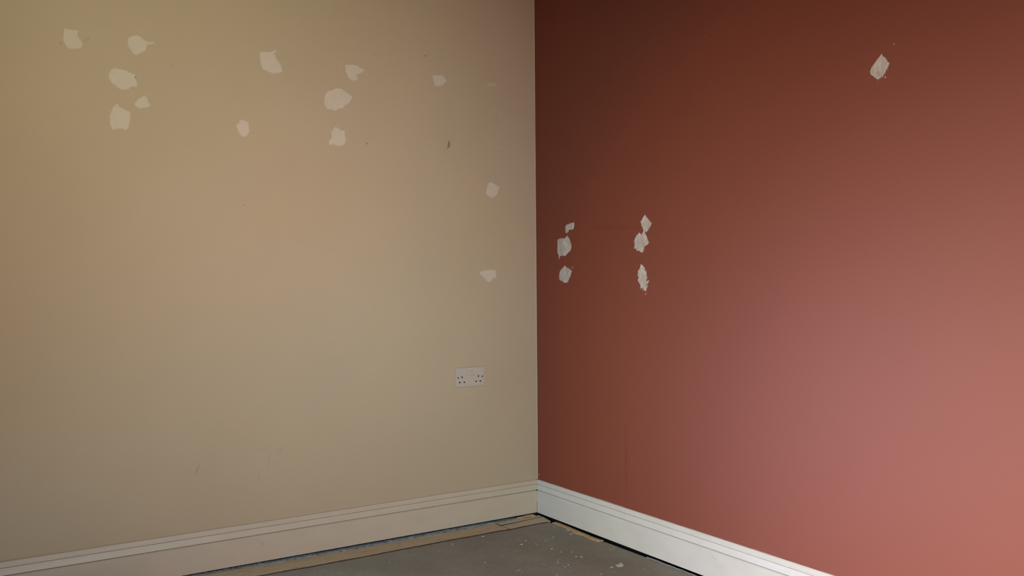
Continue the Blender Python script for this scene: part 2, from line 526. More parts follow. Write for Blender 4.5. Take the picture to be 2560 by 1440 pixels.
def splinter(name, pts_px, widths, z, height, mtl, label, cat, group=None, amp=0.2):
    """a strip of wood lying on the floor along pixel points: tapered, slightly rounded, ragged"""
    base = [Vector((*on_floor(x, y, z), z)) for x, y in pts_px]
    P, Wd = [], []
    for i in range(len(base) - 1):
        n = 10
        for k in range(n):
            t = k / n
            P.append(base[i].lerp(base[i + 1], t)); Wd.append(widths[i] * (1 - t) + widths[i + 1] * t)
    P.append(base[-1]); Wd.append(widths[-1])
    bm = bmesh.new(); prev = None
    for i, p in enumerate(P):
        d = (P[min(i + 1, len(P) - 1)] - P[max(i - 1, 0)]).normalized()
        nn = Vector((-d.y, d.x, 0))
        w = Wd[i] / 2
        w1 = w * (1 + amp * noise.noise(Vector((i * 0.5, 2, z * 90)))); w2 = w * (1 + amp * noise.noise(Vector((i * 0.5, 9, z * 90))))
        hh = height * (1 + 0.3 * noise.noise(Vector((i * 0.12, 5, 0))))
        ring = [p - nn * w1, p - nn * w1 * 0.92 + Vector((0, 0, hh * 0.8)), p - nn * w1 * 0.3 + Vector((0, 0, hh)),
                p + nn * w2 * 0.5 + Vector((0, 0, hh * 0.95)), p + nn * w2 * 0.95 + Vector((0, 0, hh * 0.6)), p + nn * w2]
        cur = [bm.verts.new(v) for v in ring]
        if prev:
            for a in range(6):
                b_ = (a + 1) % 6
                bm.faces.new((prev[a], prev[b_], cur[b_], cur[a]))
        else:
            bm.faces.new(cur)
        prev = cur
    bm.faces.new(prev[::-1])
    o = from_bm(name, bm, mtl)
    o['label'] = label; o['category'] = cat
    if group: o['group'] = group
    return o


splinter('wood_splinter', [(1386, 1307.5), (1405, 1314), (1425, 1322), (1445, 1331), (1462, 1338), (1480, 1346), (1497, 1352), (1509, 1353)],
         [0.026, 0.024, 0.022, 0.023, 0.022, 0.026, 0.028, 0.006], ZS, 0.0045, M_split,
         'long orange-brown strip of split wood lying beside the white skirting', 'wood strip')
splinter('wood_chip', [(1292, 1297.2), (1302, 1295.2), (1312, 1292.6), (1322, 1290.2), (1332, 1289.8), (1338, 1290.8)],
         [0.004, 0.010, 0.016, 0.022, 0.020, 0.008], -0.009, 0.006, M_split,
         'curled chip of split wood lying on the boards in the corner', 'wood chip')
splinter('wood_splinter.001', [(1432, 1331.5), (1442, 1334.5), (1456, 1339.5)], [0.003, 0.006, 0.002], ZS, 0.001, M_wood2,
         'short thin pale sliver lying in front of the orange-brown wood strip', 'wood strip')

# ragged dust band between boards and skirting gap (lower, uneven)
top_px = [(420, 1443), (479, 1435), (600, 1413.5), (700, 1396.5), (800, 1379.5), (900, 1361.5), (1000, 1343.5), (1100, 1325.5), (1200, 1307.5), (1262, 1296.5), (1300, 1292.5)]
bot_px = [(420, 1451), (479, 1440), (600, 1420), (700, 1405), (800, 1387), (900, 1371), (1000, 1352), (1100, 1334), (1200, 1316), (1262, 1304), (1300, 1297.5)]
zd = -0.0090
A = [on_floor(x, y, zd) for x, y in top_px]; B = [on_floor(x, y, zd) for x, y in bot_px]
bm = bmesh.new(); prev = None
xs = np.linspace(-2.2, max(p[0] for p in A), 420)
ax = [p[0] for p in A]; ay = [p[1] for p in A]; bx = [p[0] for p in B]; by = [p[1] for p in B]
for x in xs:
    ya = float(np.interp(x, ax, ay)); yb = float(np.interp(x, bx, by))
    ya += 0.003 * noise.noise(Vector((x * 60, 0, 0))) + 0.002 * noise.noise(Vector((x * 200, 0, 4)))
    yb -= -0.001 + 0.004 * noise.noise(Vector((x * 30, 7, 0)))
    cur = []
    for k in range(6):
        t = k / 5
        y = ya + (yb - ya) * t
        zz = zd + 0.0028 * noise.noise(Vector((x * 70, y * 120, 0))) + 0.0014 * noise.noise(Vector((x * 240, y * 260, 2))) - (0.009 if k == 0 else 0) - (0.007 if k == 5 else 0)
        cur.append(bm.verts.new((x, y, max(zz, -0.0099))))
    if prev:
        for k in range(5):
            bm.faces.new((prev[k], prev[k + 1], cur[k + 1], cur[k]))
    prev = cur
o = from_bm('dust_line', bm, M_dust, smooth=True)
o['label'] = 'ragged line of grey dust and crumbs between the bare boards and the cream skirting'
o['category'] = 'dust'; o['kind'] = 'stuff'
# frayed bluish fluff along the white skirting
bm = bmesh.new()
rr = random.Random(5)
for k in range(1500):
    y = -0.16 - 2.9 * rr.random() ** 1.2
    x = -0.0190 - 0.011 * rr.random() ** 1.6
    if y > -0.78: x = -0.028 - 0.012 * rr.random()
    zb = ZS - (0.002 if y > -0.78 else 0.0)
    l = 0.002 + 0.006 * rr.random(); a = rr.uniform(-0.9, 0.9)
    d = Vector((math.cos(a) * l * 0.7, math.sin(a) * l, 0.0))
    w = 0.0002 + 0.0003 * rr.random()
    h = rr.uniform(0.0002, 0.0016)
    p = Vector((x, y, zb))
    n = Vector((-d.y, d.x, 0)).normalized() * w
    vs = [bm.verts.new(v) for v in (p - n, p + n, p + d + Vector((0, 0, h)), p + Vector((0, 0, 0.0012)))]
    for f in ((0, 1, 2), (0, 3, 2), (1, 2, 3), (0, 1, 3)):
        bm.faces.new([vs[i] for i in f])
prev = None
for k in range(900):
    y = -0.785 - k * 0.0017
    n1_ = noise.noise(Vector((y * 22, 4, 1))); n2_ = noise.noise(Vector((y * 90, 8, 1)))
    xa = -0.0188 - 0.0012 * n2_; xb = xa - max(0.002, 0.0070 + 0.013 * n1_ + 0.006 * n2_)
    cur = [bm.verts.new((xa, y, ZS + 0.0016)), bm.verts.new(((xa * 2 + xb) / 3, y, ZS + 0.0034 + 0.0010 * n2_)), bm.verts.new((xb, y, ZS + 0.0002))]
    if prev:
        for a in range(2): bm.faces.new((prev[a], prev[a + 1], cur[a + 1], cur[a]))
    prev = cur
M_fluff, _, _ = new_mat('grey_fluff', (0.24, 0.245, 0.225), 0.95, 0.05)
o = from_bm('dust_line.001', bm, M_fluff)
o['label'] = 'frayed grey fibres and dust along the foot of the white skirting'
o['category'] = 'dust'; o['kind'] = 'stuff'


# ------------------------------------------------------------------ filler patches
def seg_dist(P, poly):
    """signed distance (positive inside) of points P (n,2) to a closed polygon"""
    V = np.array(poly); N = len(V)
    dmin = np.full(len(P), 1e9); inside = np.zeros(len(P), bool)
    for i in range(N):
        a, b_ = V[i], V[(i + 1) % N]
        ab = b_ - a
        t = np.clip(((P - a) @ ab) / max(ab @ ab, 1e-12), 0, 1)
        d = np.linalg.norm(P - (a + t[:, None] * ab), axis=1)
        dmin = np.minimum(dmin, d)
        cond = ((a[1] > P[:, 1]) != (b_[1] > P[:, 1]))
        with np.errstate(divide='ignore', invalid='ignore'):
            xi = a[0] + (P[:, 1] - a[1]) * ab[0] / (ab[1] if abs(ab[1]) > 1e-12 else 1e-12)
        inside ^= cond & (P[:, 0] < xi)
    return np.where(inside, dmin, -dmin)


def patch(name, side, polys, org, sc, mtl, label, group, soft=0.005, rag=0.0010, rdir=None, rdamp=0.0, thick=0.0009,
          cell=0.002, ridge=None, cat='filler patch', fine=0.0):
    to = on_left if side == 0 else on_right
    pl = [[to(org[0] + x / sc, org[1] + y / sc) for x, y in poly] for poly in polys]
    allp = np.array([p for q in pl for p in q])
    ctr = allp.mean(axis=0)
    lo = allp.min(axis=0) - 0.012; hi = allp.max(axis=0) + 0.012
    nx = int((hi[0] - lo[0]) / cell) + 2; ny = int((hi[1] - lo[1]) / cell) + 2
    gx = lo[0] + np.arange(nx) * cell; gy = lo[1] + np.arange(ny) * cell
    G = np.array([(x, y) for y in gy for x in gx])
    sd = np.max([seg_dist(G, q) for q in pl], axis=0)
    seed = float(org[0] % 17) + polys[0][0][0] * 0.013
    for i, (x, y) in enumerate(G):
        if abs(sd[i]) > 0.02: continue
        amp = rag
        if rdir is not None:
            v = np.array((x, y)) - ctr
            v /= (np.linalg.norm(v) + 1e-9)
            amp += rdamp * max(0.0, float(v @ np.array(rdir)) * 1.6 - 0.35)
        nval = noise.noise(Vector((x * 130, y * 130, seed))) + 0.8 * noise.noise(Vector((x * 330, y * 330, seed + 5)))
        nval += fine * noise.noise(Vector((x * 700, y * 500, seed + 9)))
        sd[i] += amp * nval * 1.3
    S = sd.reshape(ny, nx)
    bm = bmesh.new()
    lay = bm.verts.layers.float.new('cover')
    cache = {}

    def vert(key, x, y, s):
        if key in cache: return cache[key]
        k = min(1.0, max(0.0, s / 0.0025))
        h = thick * (k * k * (3 - 2 * k))
        if s > 0.0005:
            h += thick * 0.35 * noise.noise(Vector((x * 60, y * 28, seed))) * k
            if ridge:
                h += ridge[0] * math.exp(-((x - ctr[0] - ridge[1]) / ridge[2]) ** 2) * k
        h = max(h, 0.00005)
        v = bm.verts.new((x, -h, y) if side == 0 else (-h, x, y))
        v[lay] = min(1.0, 0.06 + max(0.0, s) / soft)
        cache[key] = v
        return v

    for j in range(ny - 1):
        for i in range(nx - 1):
            q = [(i, j), (i + 1, j), (i + 1, j + 1), (i, j + 1)]
            sv = [S[b_, a] for a, b_ in q]
            if max(sv) <= 0: continue
            out = []
            for k in range(4):
                k2 = (k + 1) % 4
                (a, b_), (a2, b2) = q[k], q[k2]
                if sv[k] > 0: out.append(vert(('v', a, b_), gx[a], gy[b_], sv[k]))
                if (sv[k] > 0) != (sv[k2] > 0):
                    t = sv[k] / (sv[k] - sv[k2])
                    key = ('e', min((a, b_), (a2, b2)), max((a, b_), (a2, b2)))
                    out.append(vert(key, gx[a] + (gx[a2] - gx[a]) * t, gy[b_] + (gy[b2] - gy[b_]) * t, 0.0))
            if len(out) >= 3:
                try: bm.faces.new(out)
                except ValueError: pass
    bmesh.ops.recalc_face_normals(bm, faces=bm.faces)
    me = bpy.data.meshes.new(name)
    bm.to_mesh(me); bm.free()
    for p in me.polygons: p.use_smooth = True
    return link(name, me, mtl, label=label, category=cat, group=group)


GL = 'filler patches on the beige wall'
GR = 'filler patches on the terracotta wall'
o1, s1 = (100, 40), 4.5
o2, s2 = (560, 100), 4.8
o3, s3 = (1040, 160), 6.0
o4, s4 = (1160, 420), 4.5
NM = 'filler_patch'
patch(NM, 0, [[(255, 150), (275, 128), (290, 130), (310, 142), (400, 150), (455, 160), (430, 185), (425, 210), (440, 245), (480, 300), (482, 355), (440, 375), (330, 378), (300, 350), (270, 310), (252, 270), (258, 190)]],
      o1, s1, M_fil_l, 'pale squarish filler patch highest up at the far left of the beige wall', GL)
patch(NM, 0, [[(990, 235), (1050, 215), (1085, 205), (1140, 225), (1150, 250), (1225, 290), (1260, 285), (1285, 275), (1290, 300), (1270, 320), (1215, 325), (1200, 370), (1185, 400), (1110, 435), (1080, 448), (1050, 430), (1015, 385), (985, 340), (978, 280)]],
      o1, s1, M_fil_l, 'rounded filler patch with a small tail on its right, near the top left', GL)
patch(NM, 0, [[(800, 590), (840, 578), (900, 590), (975, 610), (1060, 650), (1085, 660), (1070, 690), (1095, 730), (1100, 765), (1120, 775), (1080, 805), (1040, 800), (1000, 825), (940, 838), (900, 832), (850, 790), (800, 755), (770, 710), (765, 650)]],
      o1, s1, M_fil_l, 'wide oval filler patch, middle of the stacked ones at the left', GL)
patch(NM, 0, [[(1055, 990), (1100, 930), (1180, 885), (1210, 920), (1230, 975), (1250, 1005), (1220, 1035), (1150, 1040), (1130, 1055), (1100, 1035), (1065, 1015)]],
      o1, s1, M_fil_l, 'small triangular filler patch beside the lowest squarish patch at the left', GL)
patch(NM, 0, [[(850, 980), (885, 980), (895, 1015), (960, 1050), (1025, 1080), (1022, 1160), (1010, 1220), (1000, 1270), (960, 1290), (920, 1275), (860, 1275), (820, 1300), (790, 1240), (775, 1190), (778, 1120), (800, 1060), (820, 1015), (840, 1000)]],
      o1, s1, M_fil_l, 'squarish filler patch lowest of the left cluster on the beige wall', GL)
patch(NM, 0, [[(418, 150), (450, 135), (540, 138), (600, 118), (635, 112), (635, 150), (605, 165), (630, 190), (625, 215), (665, 260), (690, 310), (710, 380), (665, 400), (600, 412), (530, 385), (465, 355), (440, 310), (428, 250)]],
      o2, s2, M_fil_l, 'tall leaning filler patch with a torn top right corner, alone high up mid wall', GL)
patch(NM, 0, [[(1450, 290), (1540, 292), (1615, 300), (1625, 325), (1680, 345), (1695, 370), (1650, 400), (1590, 425), (1612, 455), (1610, 480), (1560, 495), (1520, 485), (1480, 440), (1450, 370)]],
      o2, s2, M_fil_l, 'heart-like wedge filler patch above the large round one', GL)
patch(NM, 0, [[(1195, 720), (1205, 650), (1240, 610), (1300, 595), (1345, 572), (1420, 580), (1440, 605), (1510, 645), (1548, 685), (1530, 730), (1490, 775), (1455, 790), (1440, 820), (1380, 830), (1340, 855), (1310, 850), (1280, 835), (1255, 845), (1215, 810), (1200, 770)]],
      o2, s2, M_fil_l, 'large round filler patch with a vertical trowel line', GL, ridge=(0.0006, -0.02, 0.004))
patch(NM, 0, [[(180, 965), (215, 948), (245, 955), (270, 975), (303, 980), (295, 1010), (305, 1060), (315, 1100), (290, 1130), (275, 1165), (230, 1168), (190, 1140), (160, 1095), (145, 1040), (135, 1020), (165, 1000)]],
      o2, s2, M_fil_l, 'small oval filler patch standing alone between the two clusters', GL)
patch(NM, 0, [[(1290, 1090), (1330, 1032), (1380, 1055), (1400, 1078), (1455, 1080), (1455, 1140), (1468, 1190), (1465, 1240), (1430, 1270), (1380, 1282), (1310, 1258), (1275, 1272), (1250, 1245), (1255, 1205), (1285, 1170), (1282, 1120)]],
      o2, s2, M_fil_l, 'squarish filler patch directly below the large round one', GL)
patch(NM, 0, [[(240, 165), (320, 158), (405, 158), (440, 205), (475, 265), (455, 285), (420, 300), (395, 335), (320, 335), (285, 340), (260, 270)]],
      o3, s3, M_fil_l, 'five-sided filler patch with a straight top edge, high up towards the corner', GL, rag=0.0006)
patch(NM, 0, [[(1060, 270), (1130, 275), (1215, 295), (1218, 330), (1180, 345), (1130, 348), (1070, 330)]],
      o3, s3, M_fil_f, 'tiny faint oblong filler patch high up close to the corner', GL, rag=0.0006, thick=0.0004)
patch(NM, 0, [[(290, 150), (330, 165), (395, 205), (412, 220), (392, 245), (385, 290), (350, 325), (320, 345), (285, 325), (242, 300), (248, 230), (270, 175)]],
      o4, s4, M_fil_l, 'diamond-like filler patch halfway down near the corner', GL, rag=0.0006)
patch(NM, 0, [[(172, 1165), (215, 1148), (290, 1140), (345, 1142), (365, 1155), (366, 1238), (330, 1245), (305, 1280), (285, 1295), (250, 1275), (225, 1240), (180, 1200)]],
      o4, s4, M_fil_l, 'fan-shaped filler patch, lowest on the beige wall above the socket', GL, rag=0.0006)


def blob(cx, cy, rx, ry, n=10):
    return [(cx + rx * math.cos(i * 2 * math.pi / n), cy + ry * math.sin(i * 2 * math.pi / n)) for i in range(n)]


GD = 'tiny filler dots on the beige wall'
for (dot, halo), lab in zip((((1188, 715, 11), (1165, 690, 26, 34)), ((1278, 727, 12), (1270, 715, 26, 40)), ((1233, 1264, 12), (1222, 1258, 34, 20))),
                            ('left one of the pair of tiny filler dots near the corner', 'right one of the pair of tiny filler dots near the corner',
                             'single tiny filler dot below the pair near the corner')):
    o = patch('filler_dot', 0, [blob(dot[0], dot[1], dot[2], dot[2] * 1.1)], o3, s3, M_fil_l, lab, GD, soft=0.001, rag=0.0004, cell=0.0008, thick=0.0006, cat='filler dot')
    h = patch('smear', 0, [blob(halo[0], halo[1], halo[2] * 0.8, halo[3] * 0.8)], o3, s3, M_fil_f, '', '', soft=0.02, rag=0.002, cell=0.0016, thick=0.0001)
    for k in ('label', 'category', 'group'): del h[k]
    h.parent = o

RR = dict(soft=0.0012, cell=0.0013, fine=0.8)
patch(NM, 1, [[(800, 600), (880, 510), (1000, 470), (1130, 415), (1320, 380), (1330, 480), (1345, 570), (1330, 660), (1290, 760), (1220, 835), (1120, 830), (1000, 845), (1010, 960), (985, 990), (960, 960), (950, 870), (935, 1010), (900, 1040), (845, 1030), (795, 950), (795, 780)]],
      (1380, 540), 24.0, M_fil_r, 'small hooked white filler patch, topmost of the column by the corner', GR, rag=0.0004, thick=0.0012, soft=0.0012, cell=0.0010)
patch(NM, 1, [[(440, 330), (500, 300), (620, 275), (730, 285), (810, 220), (880, 145), (905, 210), (960, 290), (1010, 420), (1060, 580), (1055, 720), (990, 870), (880, 960), (840, 1040), (740, 1080), (640, 1070), (550, 1100), (500, 1220), (472, 1222), (490, 1100), (440, 960), (415, 780), (430, 600), (415, 450)],
              [(555, 1215), (565, 1185), (590, 1220)]],
      (1370, 580), 18.0, M_fil_r, 'smooth white filler patch with pointed top and bottom, middle of the corner column', GR, rag=0.0004,
      rdir=(-0.3, -0.95), rdamp=0.0010, thick=0.0014, ridge=(0.0010, 0.005, 0.010), **RR)
patch(NM, 1, [[(360, 850), (380, 680), (410, 560), (500, 450), (600, 340), (680, 260), (740, 370), (830, 400), (900, 460), (1000, 520), (1015, 620), (970, 740), (955, 860), (920, 870), (900, 960), (850, 1080), (830, 1160), (720, 1160), (680, 1200), (590, 1170), (570, 1110), (450, 1070), (370, 980)],
              [(1018, 440), (1062, 318), (1098, 338), (1054, 458)]],
      (1380, 650), 20.57, M_fil_r, 'white filler patch with a small dash beside it, lowest of the corner column', GR, rag=0.0004,
      rdir=(0.1, -1), rdamp=0.0012, thick=0.0014, **RR)
patch(NM, 1, [[(550, 78), (660, 220), (778, 365), (740, 470), (660, 600), (600, 672), (575, 640), (500, 600), (480, 530), (435, 450), (430, 380), (400, 335), (415, 285), (460, 240), (490, 170)],
              [(500, 620), (510, 590), (575, 620), (560, 660), (570, 700), (610, 790), (650, 900), (695, 1010), (640, 1070), (545, 1130), (520, 1240), (490, 1330), (440, 1330), (350, 1280), (240, 1220), (200, 1170), (215, 1050), (200, 960), (230, 860), (270, 780), (330, 690), (380, 680), (430, 710), (470, 690)]],
      (1570, 530), 13.09, M_fil_r, 'double white filler patch, a diamond joined by a thin neck to a ragged lobe', GR, rag=0.0005,
      rdir=(0.92, -0.35), rdamp=0.0042, thick=0.0014, **RR)
patch(NM, 1, [[(415, 275), (450, 285), (510, 300), (555, 410), (600, 520), (630, 680), (645, 740), (600, 800), (640, 800), (700, 790), (690, 850), (650, 940), (600, 960), (640, 990), (630, 1060), (590, 1150), (520, 1130), (470, 1080), (400, 1070), (400, 950), (340, 850), (320, 790), (345, 700), (310, 630), (330, 560), (330, 470), (380, 430)],
              [(565, 1250), (585, 1220), (603, 1250), (580, 1280)], [(600, 500), (612, 460), (632, 465), (618, 525)]],
      (1570, 640), 13.09, M_fil_r, 'narrow upright white filler patch with crumbly edges below the double patch', GR, rag=0.0022,
      rdir=(0.2, -1), rdamp=0.0022, thick=0.0014, **RR)
patch(NM, 1, [[(765, 475), (785, 545), (830, 555), (865, 600), (900, 665), (935, 690), (925, 740), (900, 810), (855, 870), (840, 930), (790, 990), (720, 1050), (670, 1075), (600, 1030), (560, 990), (510, 970), (492, 890), (520, 800), (600, 690), (680, 580)],
              blob(893, 855, 14, 10, 6), blob(865, 912, 10, 9, 6), blob(828, 1022, 16, 11, 6), blob(672, 1104, 15, 10, 6), blob(845, 960, 12, 10, 6), blob(490, 965, 9, 8, 6), blob(762, 1022, 12, 9, 6)],
      (2120, 80), 9.0, M_fil_r, 'teardrop-shaped cream filler patch alone high on the right of the terracotta wall', GR, rag=0.0003,
      rdir=(-0.5, -0.87), rdamp=0.0030, thick=0.0018, ridge=(-0.0012, 0.0, 0.008), **RR)
patch('filler_dot', 1, [blob(1035, 271, 17, 11, 8)], (2120, 80), 9.0, M_fleck, 'tiny white dot above the teardrop-shaped patch', 'tiny dots on the terracotta wall',
      soft=0.001, rag=0.0002, cell=0.0008, cat='filler dot')
patch('filler_dot', 1, [blob(293, 1115, 8, 6, 8)], (1300, 1000), 6.0, M_fleck, 'tiny white dot in the corner just above the skirting', 'tiny dots on the terracotta wall',
      soft=0.001, rag=0.0002, cell=0.0007, cat='filler dot')
patch('filler_dot', 1, [blob(0, 0, 1.2, 1.0, 8)], (1763, 91), 1.0, M_fleck2, 'faint speck near the top of the terracotta wall, left of the teardrop patch', 'tiny dots on the terracotta wall',
      soft=0.001, rag=0.0002, cell=0.0007, cat='filler dot')


# small marks that belong to the walls and the skirting
def mark(name, side, polys, org, sc, mtl, parent, th=0.0001, d=0.0):
    to = on_left if side == 0 else on_right
    bm = bmesh.new()
    for poly in polys:
        v = [to(org[0] + x / sc, org[1] + y / sc, d) for x, y in poly]
        h = d + th
        vs = [bm.verts.new((a, -h, z) if side == 0 else (-h, a, z)) for a, z in v]
        bm.faces.new(vs)
    o = from_bm(name, bm, mtl, parent)
    return o


def stroke(pts, w):
    """thin tapered polygon along points"""
    L, R = [], []
    for i, p in enumerate(pts):
        a = Vector(pts[max(0, i - 1)]); b_ = Vector(pts[min(len(pts) - 1, i + 1)])
        n = (b_ - a).normalized(); n = Vector((-n.y, n.x))
        k = w * (0.25 if i in (0, len(pts) - 1) else 1) / 2
        L.append((p[0] + n.x * k, p[1] + n.y * k)); R.append((p[0] - n.x * k, p[1] - n.y * k))
    return L + R[::-1]


mark('scuff_mark', 0, [[(225, 292), (238, 300), (245, 320), (232, 316)]], o1, s1, M_scuff, wall_l)
mark('scratch', 0, [stroke([(480, 305), (510, 275), (545, 250), (552, 262), (535, 270), (552, 245)], 7)], o1, s1, M_scuff2, wall_l)
mark('scratch', 0, [stroke([(1080, 645), (1105, 610), (1125, 580)], 5), stroke([(1072, 1112), (1085, 1098), (1092, 1090)], 7)], o1, s1, M_scuff2, wall_l)
mark('scuff_mark', 0, [[(1068, 675), (1085, 680), (1082, 698), (1070, 692)]], o1, s1, M_scuff, wall_l)
M_scuff3, _, _ = new_mat('faint_scuff', (0.41, 0.285, 0.175), 0.8, 0.1)
mark('scuff_mark', 0, [[(1462, 535), (1478, 528), (1490, 545), (1482, 560), (1470, 556)], [(648, 425), (660, 428), (658, 440), (650, 438)]], o1, s1, M_scuff3, wall_l)
mark('scuff_mark', 0, [[(485, 1150), (502, 1160), (512, 1205), (508, 1245), (485, 1258), (458, 1275), (472, 1240), (478, 1200)]], o3, s3, M_scuff, wall_l)
mark('nail_hole', 0, [[(1712, 1232), (1718, 1232), (1719, 1252), (1712, 1255)]], o2, s2, M_black, wall_l)
mark('nail_hole', 0, [blob(1815, 184, 5, 4, 6)], o2, s2, M_scuff, wall_l)
mark('nail_hole', 0, [blob(608, 513, 1.0, 1.0, 6)], (0, 0), 1.0, M_black, wall_l)
mark('scuff_mark', 0, [[(1061, 138), (1066, 138.5), (1065, 142), (1062, 141)]], (0, 0), 1.0, M_scuff, wall_l)
mark('scuff_mark', 0, [blob(1438, 350, 9, 8, 7)], o2, s2, M_scuff2, wall_l)
mark('scratch', 0, [stroke([(480, 640), (450, 700), (425, 755), (395, 810), (365, 885)], 10)], (440, 1080), 8.0, M_scuff, wall_l)
mark('scratch', 0, [stroke([(1670, 350), (1750, 333), (1800, 318), (1890, 312)], 10), stroke([(1890, 430), (1870, 500), (1850, 560), (1820, 700)], 9),
                    stroke([(2050, 330), (2090, 325), (2110, 350), (2060, 385)], 10), blob(2028, 412, 13, 12, 7), stroke([(2015, 550), (2010, 590)], 10), blob(1858, 730, 12, 12, 7),
                    stroke([(1655, 850), (1652, 900), (1660, 970)], 14)],
     (440, 1080), 8.0, M_scuff2, wall_l)
mark('scratch', 0, [stroke([(1100, 690), (1104, 710), (1100, 745)], 7)], (440, 1220), 5.12, M_scuff, sk_l, d=0.0186)
mark('scratch', 1, [stroke([(1665, 860), (1678, 885), (1684, 910)], 7)], (1300, 1000), 6.0, M_fleck2, wall_r)
mark('scratch', 1, [stroke([(1800, 1386), (1806, 1396), (1812, 1402)], 1.6)], (-22, 0), 1.0, M_fleck, sk_r, d=0.0188)
M_rmark.node_tree.nodes['Principled BSDF'].inputs['Base Color'].default_value = (*scaled(TERRA, 0.965), 1)
mark('shelf_mark', 1, [[(1480, 564), (1600, 563), (1600, 572), (1480, 573)]], (0, 0), 1.0, M_rmark, wall_r)
mark('pipe_mark', 1, [[(1561, 1060), (1566, 1060), (1568, 1230), (1563, 1230)]], (0, 0), 1.0, M_rmark, wall_r)


# ------------------------------------------------------------------ double socket
def make_socket():
    root = bpy.data.objects.new('double_socket', None)
    C.objects.link(root)
    CX, CZ = -0.3658, 0.6519
    root.location = (CX, 0, CZ)
    root['label'] = 'white twin electrical socket with two rocker switches low on the beige wall'
    root['category'] = 'socket'
    w, h, t = 0.073, 0.043, 0.0092

    def rr(hw, hh, r, n=6):
        out = []
        for cx, cz, a0 in ((hw - r, hh - r, 0), (-hw + r, hh - r, 90), (-hw + r, -hh + r, 180), (hw - r, -hh + r, 270)):
            for k in range(n + 1):
                a = math.radians(a0 + 90 * k / n)
                out.append((cx + r * math.cos(a), cz + r * math.sin(a)))
        return out
    bm = bmesh.new()
    rings = []
    for hw, hh, r, y in ((w, h, 0.0035, 0.0), (w, h, 0.0035, -t * 0.62), (w - 0.0006, h - 0.0006, 0.0034, -t * 0.86), (w - 0.0018, h - 0.0018, 0.003, -t)):
        rings.append([bm.verts.new((x, y, z)) for x, z in rr(hw, hh, r)])
    n = len(rings[0])
    for a, b_ in zip(rings, rings[1:]):
        for i in range(n):
            bm.faces.new((a[i], a[(i + 1) % n], b_[(i + 1) % n], b_[i]))
    bm.faces.new(rings[0][::-1]); bm.faces.new(rings[-1])
    plate = from_bm('faceplate', bm, M_plastic, root)
    # cutters for the pin holes, switch recesses and screw recesses
    U = lambda u: (u - 0.5) * 2 * w
    V = lambda v: (0.5 - v) * 2 * h
    cut = bmesh.new()

    def cbox(u, v, ww, hh, depth=0.0075):
        add_box(cut, U(u) - ww / 2, U(u) + ww / 2, -t - 0.002, -t + depth, V(v) - hh / 2, V(v) + hh / 2)
    for u in (0.211, 0.785): cbox(u, 0.485, 0.0050, 0.0098)
    for u in (0.131, 0.289, 0.702, 0.853): cbox(u, 0.752, 0.0070, 0.0058)
    for u in (0.4505, 0.5665): cbox(u, 0.288, 0.0156, 0.0258, 0.004)
    for u in (0.079, 0.926):
        bmesh.ops.create_cone(cut, cap_ends=True, segments=20, radius1=0.0036, radius2=0.0036, depth=0.010,
                              matrix=Matrix.Translation((U(u), -t, V(0.51))) @ Matrix.Rotation(math.pi / 2, 4, 'X'))
    co = from_bm('cutter', cut, M_hole)
    co.parent = root
    bpy.context.view_layer.update()
    md = plate.modifiers.new('holes', 'BOOLEAN')
    md.operation = 'DIFFERENCE'; md.object = co; md.solver = 'EXACT'
    dg = bpy.context.evaluated_depsgraph_get()
    me = bpy.data.meshes.new_from_object(plate.evaluated_get(dg))
    plate.modifiers.clear()
    plate.data = me
    bpy.data.objects.remove(co, do_unlink=True)
    while len(me.materials) < 1: me.materials.append(M_plastic)
    # dark interior behind the pin holes
    for u in (0.211, 0.785):
        b1 = bmesh.new()
        add_box(b1, U(u) - 0.0021, U(u) + 0.0021, -t + 0.0008, -t + 0.0074, V(0.485) - 0.0047, V(0.485) + 0.0047)
        from_bm('earth_slot', b1, M_hole, root)
    for u in (0.131, 0.289, 0.702, 0.853):
        b1 = bmesh.new()
        add_box(b1, U(u) - 0.0034, U(u) + 0.0034, -t + 0.0007, -t + 0.0074, V(0.752) - 0.0027, V(0.752) + 0.0027)
        from_bm('pin_slot', b1, M_hole, root)
    # rocker switches: left one tips out at the bottom, right one at the top
    for u, sgn in ((0.4505, 1), (0.5665, -1)):
        b1 = bmesh.new()
        x0, x1 = U(u) - 0.0073, U(u) + 0.0073
        z0, z1 = V(0.288) - 0.0124, V(0.288) + 0.0124
        zc = (z0 + z1) / 2
        pr = [(-t + 0.003, z0), (-t - (0.0026 if sgn > 0 else -0.0012), z0), (-t - 0.0006, zc), (-t - (0.0026 if sgn < 0 else -0.0012), z1), (-t + 0.003, z1)]
        A_ = [b1.verts.new((x0, y, z)) for y, z in pr]; B_ = [b1.verts.new((x1, y, z)) for y, z in pr]
        b1.faces.new(A_); b1.faces.new(B_[::-1])
        for i in range(5):
            j = (i + 1) % 5
            b1.faces.new((A_[i], B_[i], B_[j], A_[j]))
        bmesh.ops.bevel(b1, geom=[e for e in b1.edges if abs(e.verts[0].co.y + t) < 0.0028 and abs(e.verts[1].co.y + t) < 0.0028], offset=0.0003, segments=2, affect='EDGES')
        from_bm('rocker_switch', b1, M_plastic, root)
    for u in (0.079, 0.926):
        b1 = bmesh.new()
        bmesh.ops.create_cone(b1, cap_ends=True, segments=20, radius1=0.0031, radius2=0.0031, depth=0.0016,
                              matrix=Matrix.Translation((U(u), -t + 0.0022, V(0.51))) @ Matrix.Rotation(math.pi / 2, 4, 'X'))
        from_bm('screw', b1, M_screw, root)
    return root


make_socket()

# ------------------------------------------------------------------ paint flecks on the floor
ZF = ZS


